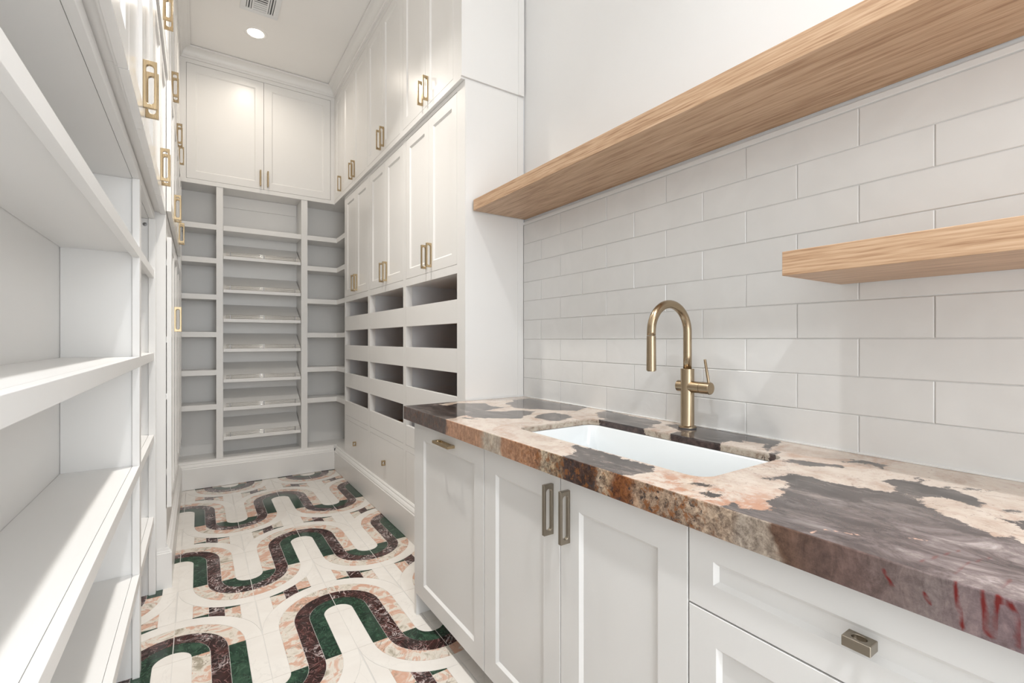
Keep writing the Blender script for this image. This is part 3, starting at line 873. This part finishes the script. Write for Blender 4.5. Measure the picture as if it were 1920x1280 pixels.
def sd_round(x, y):
    cx, cy = (HX0 + HX1) / 2, (HY0 + HY1) / 2
    qx = abs(x - cx) - (HX1 - HX0) / 2 + HR; qy = abs(y - cy) - (HY1 - HY0) / 2 + HR
    return math.hypot(max(qx, 0), max(qy, 0)) + min(max(qx, qy), 0) - HR
def snap_round(x, y):
    for _ in range(6):
        d = sd_round(x, y); e = 1e-4
        gx = (sd_round(x + e, y) - sd_round(x - e, y)) / (2 * e); gy = (sd_round(x, y + e) - sd_round(x, y - e)) / (2 * e)
        L = math.hypot(gx, gy) or 1
        x -= d * gx / L; y -= d * gy / L
    return x, y
CT0, CT1 = -0.60, 2.0545
XF = 0.777
pth = [(XF, CB + (0.9115 - CB) * k / 9) for k in range(10)] + [(XF + 0.0007, 0.9130), (XF + 0.0022, 0.9140)]
nx = 106
xx = np.linspace(XF + 0.006, XR - 0.0015, nx)
pth += [(float(x), 0.914) for x in xx]
ny = 440
ys = np.linspace(CT0, CT1, ny)
P = len(pth)
cv = [(x, float(y), z) for y in ys for (x, z) in pth]
cfaces = []
for j in range(ny - 1):
    for i in range(P - 1):
        if i >= 12:
            cx = (pth[i][0] + pth[i + 1][0]) / 2; cy = (ys[j] + ys[j + 1]) / 2
            if sd_round(cx, cy) < 0: continue
        cfaces.append((j * P + i, (j + 1) * P + i, (j + 1) * P + i + 1, j * P + i + 1))
used = set()
for f in cfaces: used.update(f)
cv2 = list(cv)
inside_edge = set()
for idx in used:
    x, y, z = cv[idx]
    if z > 0.9135 and abs(sd_round(x, y)) < 0.007:
        d = sd_round(x, y)
        if d < 0:
            nxp = snap_round(x, y); cv2[idx] = (nxp[0], nxp[1], z)
me = bpy.data.meshes.new('countertop')
me.from_pydata(cv2, [], cfaces)
bm = bmesh.new(); bm.from_mesh(me)
bmesh.ops.delete(bm, geom=[v for v in bm.verts if not v.link_faces], context='VERTS')
be = [e for e in bm.edges if e.is_boundary and all(sd_round(v.co.x, v.co.y) < 0.012 and v.co.z > 0.91 for v in e.verts)]
for e in be:
    for v in e.verts:
        x, y = snap_round(v.co.x, v.co.y); v.co.x = x; v.co.y = y
cur = be
for dz in (0.007, 0.007, 0.007):
    r = bmesh.ops.extrude_edge_only(bm, edges=cur)
    nv = [g for g in r['geom'] if isinstance(g, bmesh.types.BMVert)]
    cur = [g for g in r['geom'] if isinstance(g, bmesh.types.BMEdge)]
    for v in nv: v.co.z -= dz
# underside lip and back so the slab is solid
lp = [e for e in bm.edges if e.is_boundary and all(abs(v.co.z - CB) < 1e-4 for v in e.verts)]
r = bmesh.ops.extrude_edge_only(bm, edges=lp)
for g in r['geom']:
    if isinstance(g, bmesh.types.BMVert): g.co.x = XF + 0.021
lp = [g for g in r['geom'] if isinstance(g, bmesh.types.BMEdge) and all(abs(v.co.x - XF - 0.021) < 1e-4 for v in g.verts)]
r = bmesh.ops.extrude_edge_only(bm, edges=lp)
for g in r['geom']:
    if isinstance(g, bmesh.types.BMVert): g.co.z = 0.893
bmesh.ops.recalc_face_normals(bm, faces=bm.faces)
bm.to_mesh(me); bm.free()
# make sure the top faces up
me.update()
up = sum(1 for p_ in me.polygons[:2000] if p_.normal.z > 0.5) - sum(1 for p_ in me.polygons[:2000] if p_.normal.z < -0.5)
if up < 0: me.flip_normals()
nv = len(me.vertices)
co = np.empty(nv * 3); me.vertices.foreach_get('co', co); co = co.reshape(-1, 3)
front = co[:, 0] < XF + 0.0015
s = np.where(front, XF - (0.914 - co[:, 2]), co[:, 0])
hole = (co[:, 2] < 0.9135) & (co[:, 0] > XF + 0.03)
px = s.copy(); px[hole] += np.where(co[hole, 0] > 1.2, 0.012, -0.006); py = co[:, 1].copy()
def seg_d(px, py, a, b):
    vx, vy = b[0] - a[0], b[1] - a[1]; L = vx * vx + vy * vy + 1e-12
    t = np.clip(((px - a[0]) * vx + (py - a[1]) * vy) / L, 0, 1)
    return np.hypot(px - a[0] - t * vx, py - a[1] - t * vy)
sd = np.full(nv, 9.0)
for pl in DARK:
    d = np.full(nv, 9.0); ins = np.zeros(nv, bool)
    for i in range(len(pl)):
        a, b = pl[i], pl[(i + 1) % len(pl)]
        d = np.minimum(d, seg_d(px, py, a, b))
        if a[1] != b[1]:
            c = ((a[1] > py) != (b[1] > py)) & (px < (b[0] - a[0]) * (py - a[1]) / (b[1] - a[1]) + a[0])
            ins ^= c
    sd = np.minimum(sd, np.where(ins, -d, d))
ve = np.full(nv, 9.0)
for pl in VEIN:
    for a, b in zip(pl[:-1], pl[1:]): ve = np.minimum(ve, seg_d(px, py, a, b))
pa = np.full(nv, 9.0)
for pl in PALE:
    for a, b in zip(pl[:-1], pl[1:]): pa = np.minimum(pa, seg_d(px, py, a, b))
ty = np.array([t_[0] for t_ in TONE])[::-1]; tc_ = np.array([t_[1] for t_ in TONE])[::-1]
jit = np.zeros(nv)
for i in np.nonzero(front)[0]:
    v = Vector((0.0, co[i, 1] * 14, co[i, 2] * 22))
    jit[i] = noise.noise(v) * 0.020 + noise.noise(v * 3.1) * 0.010
yy = py + jit
tone = np.stack([np.interp(yy, ty, tc_[:, k]) for k in range(3)] + [np.ones(nv)], 1)
tone[py > 2.03, :3] = (0.12, 0.09, 0.085)
for nm, arr in (('patch', sd), ('vein', ve), ('pale', pa), ('edge', front.astype(float)), ('cut', hole.astype(float))):
    at = me.attributes.new(nm, 'FLOAT', 'POINT'); at.data.foreach_set('value', arr.astype(np.float32))
at = me.attributes.new('tone', 'FLOAT_COLOR', 'POINT'); at.data.foreach_set('color', tone.astype(np.float32).ravel())
# stone material
m, nt, p = newmat('patterned_marble')
g = N(nt, 'ShaderNodeNewGeometry')
def attr(nm, col=False):
    a = nt.nodes.new('ShaderNodeAttribute'); a.attribute_name = nm
    return a.outputs['Color'] if col else a.outputs['Fac']
def nz(scale, det=6.0, dist=0.0, rough=0.6, mapsc=None):
    n = N(nt, 'ShaderNodeTexNoise', Scale=scale, Detail=det, Distortion=dist)
    n.inputs['Roughness'].default_value = rough
    if mapsc:
        mp = N(nt, 'ShaderNodeMapping'); mp.inputs['Scale'].default_value = mapsc
        mp.inputs['Rotation'].default_value = (0, 0, 0.35)
        nt.links.new(g.outputs['Position'], mp.inputs[0]); nt.links.new(mp.outputs[0], n.inputs['Vector'])
    else:
        nt.links.new(g.outputs['Position'], n.inputs['Vector'])
    return n.outputs[0]
def msk(v, lo, hi, a=0.0, b=1.0):
    r = N(nt, 'ShaderNodeMapRange'); r.inputs['From Min'].default_value = lo; r.inputs['From Max'].default_value = hi
    r.inputs['To Min'].default_value = a; r.inputs['To Max'].default_value = b
    nt.links.new(v, r.inputs['Value']); return r.outputs[0]
fine = nz(42, 9, 0.3, 0.78)
sdn = math_(nt, 'ADD', attr('patch'), math_(nt, 'MULTIPLY', math_(nt, 'SUBTRACT', fine, 0.5), 0.075))
dk = msk(sdn, -0.0012, 0.0012, 1, 0)
lightc = ramp(nt, nz(9, 9, 0.5, 0.74), [(0.30, (0.42, 0.30, 0.23)), (0.44, (0.58, 0.47, 0.39)), (0.56, (0.68, 0.59, 0.51)), (0.70, (0.56, 0.42, 0.33))])
warm = nz(4.0, 5, 1.5)
lightc = mixc(nt, msk(warm, 0.55, 0.68, 0, 0.6), lightc, (0.44, 0.24, 0.15))
cr = math_(nt, 'ABSOLUTE', math_(nt, 'SUBTRACT', nz(5.5, 7, 0.8, 0.62, (1.6, 0.8, 1)), 0.5))
crm = math_(nt, 'MULTIPLY', msk(cr, 0.0, 0.006, 1, 0), msk(nz(3.2, 2), 0.50, 0.60))
lightc = mixc(nt, math_(nt, 'MULTIPLY', crm, 0.75), lightc, (0.14, 0.09, 0.08))
streak = nz(7.0, 10, 0.5, 0.72, (3.6, 1.3, 1))
darkc = ramp(nt, streak, [(0.32, (0.018, 0.014, 0.014)), (0.45, (0.048, 0.040, 0.038)), (0.54, (0.10, 0.084, 0.079)), (0.62, (0.20, 0.165, 0.15)), (0.74, (0.36, 0.30, 0.27))])
sep = N(nt, 'ShaderNodeSeparateXYZ'); nt.links.new(g.outputs['Position'], sep.inputs[0])
# the slab turns paler and violet towards the photographer's end
violet = ramp(nt, nz(6.0, 10, 0.9, 0.72, (3.0, 1.4, 1)), [(0.34, (0.045, 0.03, 0.03)), (0.46, (0.12, 0.088, 0.086)), (0.56, (0.24, 0.19, 0.185)), (0.70, (0.52, 0.45, 0.43))])
vf = msk(sep.outputs[1], 0.52, 0.18, 0, 1)
vf2 = math_(nt, 'MULTIPLY', vf, msk(sep.outputs[0], 1.16, 0.95, 0, 1))
darkc = mixc(nt, vf2, darkc, violet)
spk2 = nz(70, 8, 0.3, 0.75)
near = math_(nt, 'MULTIPLY', msk(sep.outputs[0], 0.98, 0.84), math_(nt, 'MULTIPLY', msk(sep.outputs[1], 0.78, 0.66), msk(sep.outputs[1], 0.26, 0.36)))
lightc = mixc(nt, math_(nt, 'MULTIPLY', math_(nt, 'MULTIPLY', msk(nz(13, 8, 0.4, 0.72), 0.47, 0.56), near), 0.75), lightc, (0.46, 0.19, 0.09))
lightc = mixc(nt, math_(nt, 'MULTIPLY', msk(spk2, 0.60, 0.63), 0.55), lightc, (0.16, 0.10, 0.085))
top = mixc(nt, dk, lightc, darkc)
pn = math_(nt, 'ADD', attr('pale'), math_(nt, 'MULTIPLY', math_(nt, 'SUBTRACT', fine, 0.5), 0.012))
top = mixc(nt, msk(pn, 0.0008, 0.003, 0.8, 0), top, (0.72, 0.45, 0.34))
# edge face
et = attr('tone', True)
e1 = ramp(nt, nz(52, 10, 0.3, 0.82), [(0.38, (0.16, 0.12, 0.115)), (0.49, (0.70, 0.66, 0.64)), (0.60, (1.45, 1.42, 1.38))])
e2 = ramp(nt, nz(20, 9, 1.2, 0.7, (1, 2.2, 0.7)), [(0.32, (0.55, 0.50, 0.48)), (0.5, (0.95, 0.93, 0.92)), (0.66, (1.4, 1.35, 1.3))])
busy = math_(nt, 'MULTIPLY', msk(sep.outputs[1], 1.22, 1.02, 0.3, 1.0), msk(sep.outputs[1], 0.36, 0.52, 0.35, 1.0))
e1 = mixc(nt, busy, e2, e1)
ec = mixc(nt, 1.0, et, e1, 'MULTIPLY')
rust = nz(40, 9, 0.4, 0.78)
palemask = math_(nt, 'MULTIPLY', msk(sep.outputs[1], 0.48, 0.56, 0, 1), msk(sep.outputs[1], 1.22, 1.0, 0.25, 1))
ec = mixc(nt, math_(nt, 'MULTIPLY', msk(rust, 0.53, 0.57, 0, 0.85), palemask), ec, (0.24, 0.085, 0.022))
spk = nz(44, 6, 0.4, 0.65)
notleft = math_(nt, 'MULTIPLY', msk(sep.outputs[1], 1.08, 1.0, 0, 1), msk(sep.outputs[1], 0.46, 0.54, 0, 1))
ec = mixc(nt, math_(nt, 'MULTIPLY', msk(spk, 0.585, 0.605, 0, 0.9), notleft), ec, (0.045, 0.035, 0.035))
col = mixc(nt, attr('edge'), top, ec)
cutc = mixc(nt, dk, ramp(nt, rust, [(0.35, (0.16, 0.10, 0.07)), (0.5, (0.42, 0.35, 0.28)), (0.65, (0.52, 0.46, 0.38))]), ramp(nt, rust, [(0.35, (0.02, 0.014, 0.014)), (0.65, (0.11, 0.07, 0.06))]))
col = mixc(nt, attr('cut'), col, cutc)
vn = math_(nt, 'ADD', attr('vein'), math_(nt, 'MULTIPLY', math_(nt, 'SUBTRACT', nz(60, 3), 0.5), 0.003))
vv = msk(vn, 0.0012, 0.0034, 0.97, 0)
vv = math_(nt, 'MULTIPLY', vv, msk(attr('edge'), 0, 1, 0.45, 1.0))
col = mixc(nt, vv, col, (0.15, 0.010, 0.008))
nt.links.new(col, p.inputs['Base Color'])
p.inputs['Roughness'].default_value = 0.14
p.inputs['Specular IOR Level'].default_value = 0.38
ct = link('countertop', me, None, m)
me.polygons.foreach_set('use_smooth', [False] * len(me.polygons))
ct['label'] = 'thick polished slab countertop with cream, grey and rust marbling'
ct['category'] = 'countertop'

# ------------------------------------------------------------------ undermount sink
def rrect(x0, x1, y0, y1, r, z, n=8):
    pts = []
    for cx, cy, a0 in ((x1 - r, y1 - r, 0), (x0 + r, y1 - r, 90), (x0 + r, y0 + r, 180), (x1 - r, y0 + r, 270)):
        for k in range(n + 1):
            a = math.radians(a0 + 90 * k / n)
            pts.append((cx + r * math.cos(a), cy + r * math.sin(a), z))
    return pts
t = thing('sink', 'white rectangular undermount sink set into the stone countertop', 'sink', (1.08, 0.97, 0.66))
loops = [rrect(HX0 - 0.02, HX1 + 0.02, HY0 - 0.02, HY1 + 0.02, 0.06, 0.8915),
         rrect(HX0 + 0.004, HX1 - 0.004, HY0 + 0.004, HY1 - 0.004, 0.045, 0.8915),
         rrect(HX0 + 0.0075, HX1 - 0.0075, HY0 + 0.0075, HY1 - 0.0075, 0.043, 0.888),
         rrect(HX0 + 0.013, HX1 - 0.013, HY0 + 0.013, HY1 - 0.013, 0.045, 0.80),
         rrect(HX0 + 0.018, HX1 - 0.018, HY0 + 0.018, HY1 - 0.018, 0.05, 0.705),
         rrect(HX0 + 0.026, HX1 - 0.026, HY0 + 0.026, HY1 - 0.026, 0.05, 0.682),
         rrect(HX0 + 0.048, HX1 - 0.048, HY0 + 0.048, HY1 - 0.048, 0.045, 0.672),
         rrect(HX0 + 0.13, HX1 - 0.13, HY0 + 0.30, HY1 - 0.30, 0.045, 0.668)]
outer = [rrect(HX0 - 0.02, HX1 + 0.02, HY0 - 0.02, HY1 + 0.02, 0.06, 0.876), rrect(HX0 - 0.01, HX1 + 0.01, HY0 - 0.01, HY1 + 0.01, 0.06, 0.866), rrect(HX0 - 0.005, HX1 + 0.005, HY0 - 0.005, HY1 + 0.005, 0.06, 0.652)]
mb = MB(); seq = outer[::-1] + loops; L = len(loops[0])
pts = [q for lp_ in seq for q in lp_]
fs = []
for i in range(len(seq) - 1):
    for k in range(L):
        fs.append((i * L + k, i * L + (k + 1) % L, (i + 1) * L + (k + 1) % L, (i + 1) * L + k))
fs.append(tuple(range(L - 1, -1, -1))); fs.append(tuple((len(seq) - 1) * L + k for k in range(L)))
mb.poly(pts, fs)
mb.obj('basin', M['ceramic'], t, smooth=True)
revolve([(0.0, 0.6685), (0.040, 0.6685), (0.043, 0.6705), (0.043, 0.6725), (0.038, 0.6730), (0.030, 0.6700), (0.0, 0.6700)], 32, (1.08, 0.97), caps=False).obj('drain', M['brassf'], t, smooth=True)

# ------------------------------------------------------------------ faucet
FX, FY = 1.378, 0.998
t = thing('faucet', 'brushed brass gooseneck faucet with side lever behind the sink', 'faucet', (FX, FY, 0.914))
revolve([(0.0, 0.9142), (0.0295, 0.9142), (0.0295, 0.9175), (0.0290, 0.9178)], 40, (FX, FY), caps=False).obj('gasket', M['dark'], t, smooth=True)
revolve([(0.0290, 0.9178), (0.0290, 0.9215), (0.0262, 0.9240), (0.0228, 0.9250), (0.0220, 0.9262), (0.0220, 1.115), (0.0215, 1.1156), (0.0, 1.1156)], 40, (FX, FY), caps=False).obj('body', M['brassf'], t).modifiers.new('e', 'EDGE_SPLIT').split_angle = 0.6
for o in t.children:
    if o.name.startswith('body'): o.data.polygons.foreach_set('use_smooth', [True] * len(o.data.polygons))
ZA = 1.0555
arm = tube([(FX, FY + 0.036, ZA), (FX, FY + 0.0355, ZA), (FX, FY - 0.052, ZA)], [0.0183, 0.0192, 0.0192], 32)
arm.obj('valve_arm', M['brassf'], t).modifiers.new('e', 'EDGE_SPLIT').split_angle = 0.6
cap = tube([(FX, FY - 0.0530, ZA), (FX, FY - 0.0535, ZA), (FX, FY - 0.0865, ZA), (FX, FY - 0.0875, ZA)], [0.0193, 0.0198, 0.0198, 0.0190], 32)
capo = cap.obj('lever_hub', M['brassf'], t)
capo.modifiers.new('e', 'EDGE_SPLIT').split_angle = 0.6
for o in t.children:
    if o.name.startswith(('valve_arm', 'lever_hub')): o.data.polygons.foreach_set('use_smooth', [True] * len(o.data.polygons))
lv = tube([(FX + 0.0, FY - 0.0835, ZA - 0.020), (FX, FY - 0.079, ZA + 0.022), (FX, FY - 0.066, ZA + 0.092), (FX, FY - 0.0657, ZA + 0.0932)], [0.0048, 0.0046, 0.0042, 0.0036], 16)
lv.obj('lever', M['brassf'], capo, smooth=True)
R_ = 0.0915; SXX = FX - 2 * R_
zc = 1.238
path = [(FX, FY, 1.1158), (FX, FY, 1.16), (FX, FY, 1.20)]
for k in range(25):
    a = math.pi * k / 24
    path.append((FX - R_ + R_ * math.cos(a), FY, zc + R_ * math.sin(a)))
path.append((SXX, FY, zc - 0.012))
tube(path, 0.0138, 28).obj('spout', M['brassf'], t, smooth=True)
hd = revolve([(0.0, 1.1135), (0.0125, 1.1135), (0.0125, 1.1150), (0.0152, 1.1158), (0.0152, 1.117), (0.0143, 1.2245), (0.0136, 1.2252), (0.0, 1.2252)], 32, (SXX, FY), caps=False).obj('spray_head', M['brassf'], t)
hd.data.polygons.foreach_set('use_smooth', [True] * len(hd.data.polygons))
hd.modifiers.new('e', 'EDGE_SPLIT').split_angle = 0.5

# ------------------------------------------------------------------ oak floating shelves
s1 = MB().box(1.128, XR - 0.0005, -0.95, 2.036, 1.8490, 1.9035).obj('floating_shelf', M['oak'], None, bevel=0.0012)
s1['label'] = 'long thick oak floating shelf running above the tiles'; s1['category'] = 'shelf'
s2 = MB().box(1.130, XR - 0.0035, -0.95, 0.5640, 1.3610, 1.4170).obj('floating_shelf', M['oak'], None, bevel=0.0012)
s2['label'] = 'shorter oak floating shelf on the tiles at the right edge, below the long one'; s2['category'] = 'shelf'

# ------------------------------------------------------------------ ceiling fittings
dl = ['round recessed ceiling downlight, lit, before the end wall cabinets', 'round recessed ceiling downlight over the middle of the pantry, above the view',
      'round recessed ceiling downlight over the sink, above the view', 'round recessed ceiling downlight behind the camera']
for i, (x, y) in enumerate(CANS):
    t = thing('downlight', dl[i], 'ceiling light', (x, y, CEIL), 'recessed ceiling downlights')
    rim = revolve([(0.056, CEIL - 0.0012), (0.060, CEIL - 0.0045), (0.080, CEIL - 0.0030), (0.083, CEIL - 0.0002)], 48, (x, y), caps=False)
    rim.obj('rim', M['ceil'], t, smooth=True)
    revolve([(0.0, CEIL - 0.0022), (0.056, CEIL - 0.0020), (0.0565, CEIL - 0.0006)], 48, (x, y), caps=False).obj('lens', M['lens'], t, smooth=True)
vx0, vx1, vy0, vy1 = 0.247, 0.488, 3.605, 3.872
t = thing('air_vent', 'white square ceiling air vent with louvres, near the lit downlight', 'vent', ((vx0 + vx1) / 2, (vy0 + vy1) / 2, CEIL))
z0, z1 = CEIL - 0.007, CEIL - 0.0003
M['ventwhite'] = paint('vent_white', (0.82, 0.83, 0.84), 0.4)
box('backing', M['dark'], t, vx0 + 0.02, vx1 - 0.02, vy0 + 0.02, vy1 - 0.02, CEIL - 0.0018, CEIL - 0.0003)
m = MB()
e = 0.038
m.box(vx0, vx1, vy0, vy0 + e, z0, z1); m.box(vx0, vx1, vy1 - e, vy1, z0, z1)
m.box(vx0, vx0 + 0.034, vy0 + e, vy1 - e, z0, z1); m.box(vx1 - 0.034, vx1, vy0 + e, vy1 - e, z0, z1)
cx0, cx1 = vx0 + 0.080, vx1 - 0.080
m.box(cx0 - 0.011, cx0, vy0 + e, vy1 - e, z0, z1); m.box(cx1, cx1 + 0.011, vy0 + e, vy1 - e, z0, z1)
m.obj('frame', M['ventwhite'], t, bevel=0.001)
n = 8
for k in range(n):
    y = vy0 + e + (vy1 - vy0 - 2 * e) * (k + 0.5) / n
    s = 1 if k < n / 2 else -1
    mb = MB().prism([(y - 0.008, z0 + (0.001 if s > 0 else 0.0035)), (y + 0.008, z0 + (0.0035 if s > 0 else 0.001)), (y + 0.008, z0 + (0.0045 if s > 0 else 0.002)), (y - 0.008, z0 + (0.002 if s > 0 else 0.0045))],
                    lambda p: (cx0 + 0.0003, p[0], p[1]), lambda p: (cx1 - 0.0003, p[0], p[1]))
    mb.obj('louvre', M['ventwhite'], t)
for side, (xa, xb) in enumerate(((vx0 + 0.034, cx0 - 0.011), (cx1 + 0.011, vx1 - 0.034))):
    for k in range(2):
        x = xa + (xb - xa) * (k + 0.5) / 2
        mb = MB().prism([(x - 0.0042, z0 + 0.001), (x + 0.0042, z0 + 0.0025), (x + 0.0042, z0 + 0.0035), (x - 0.0042, z0 + 0.002)],
                        lambda p: (p[0], vy0 + e + 0.0003, p[1]), lambda p: (p[0], vy1 - e - 0.0003, p[1]))
        mb.obj('louvre', M['ventwhite'], t)
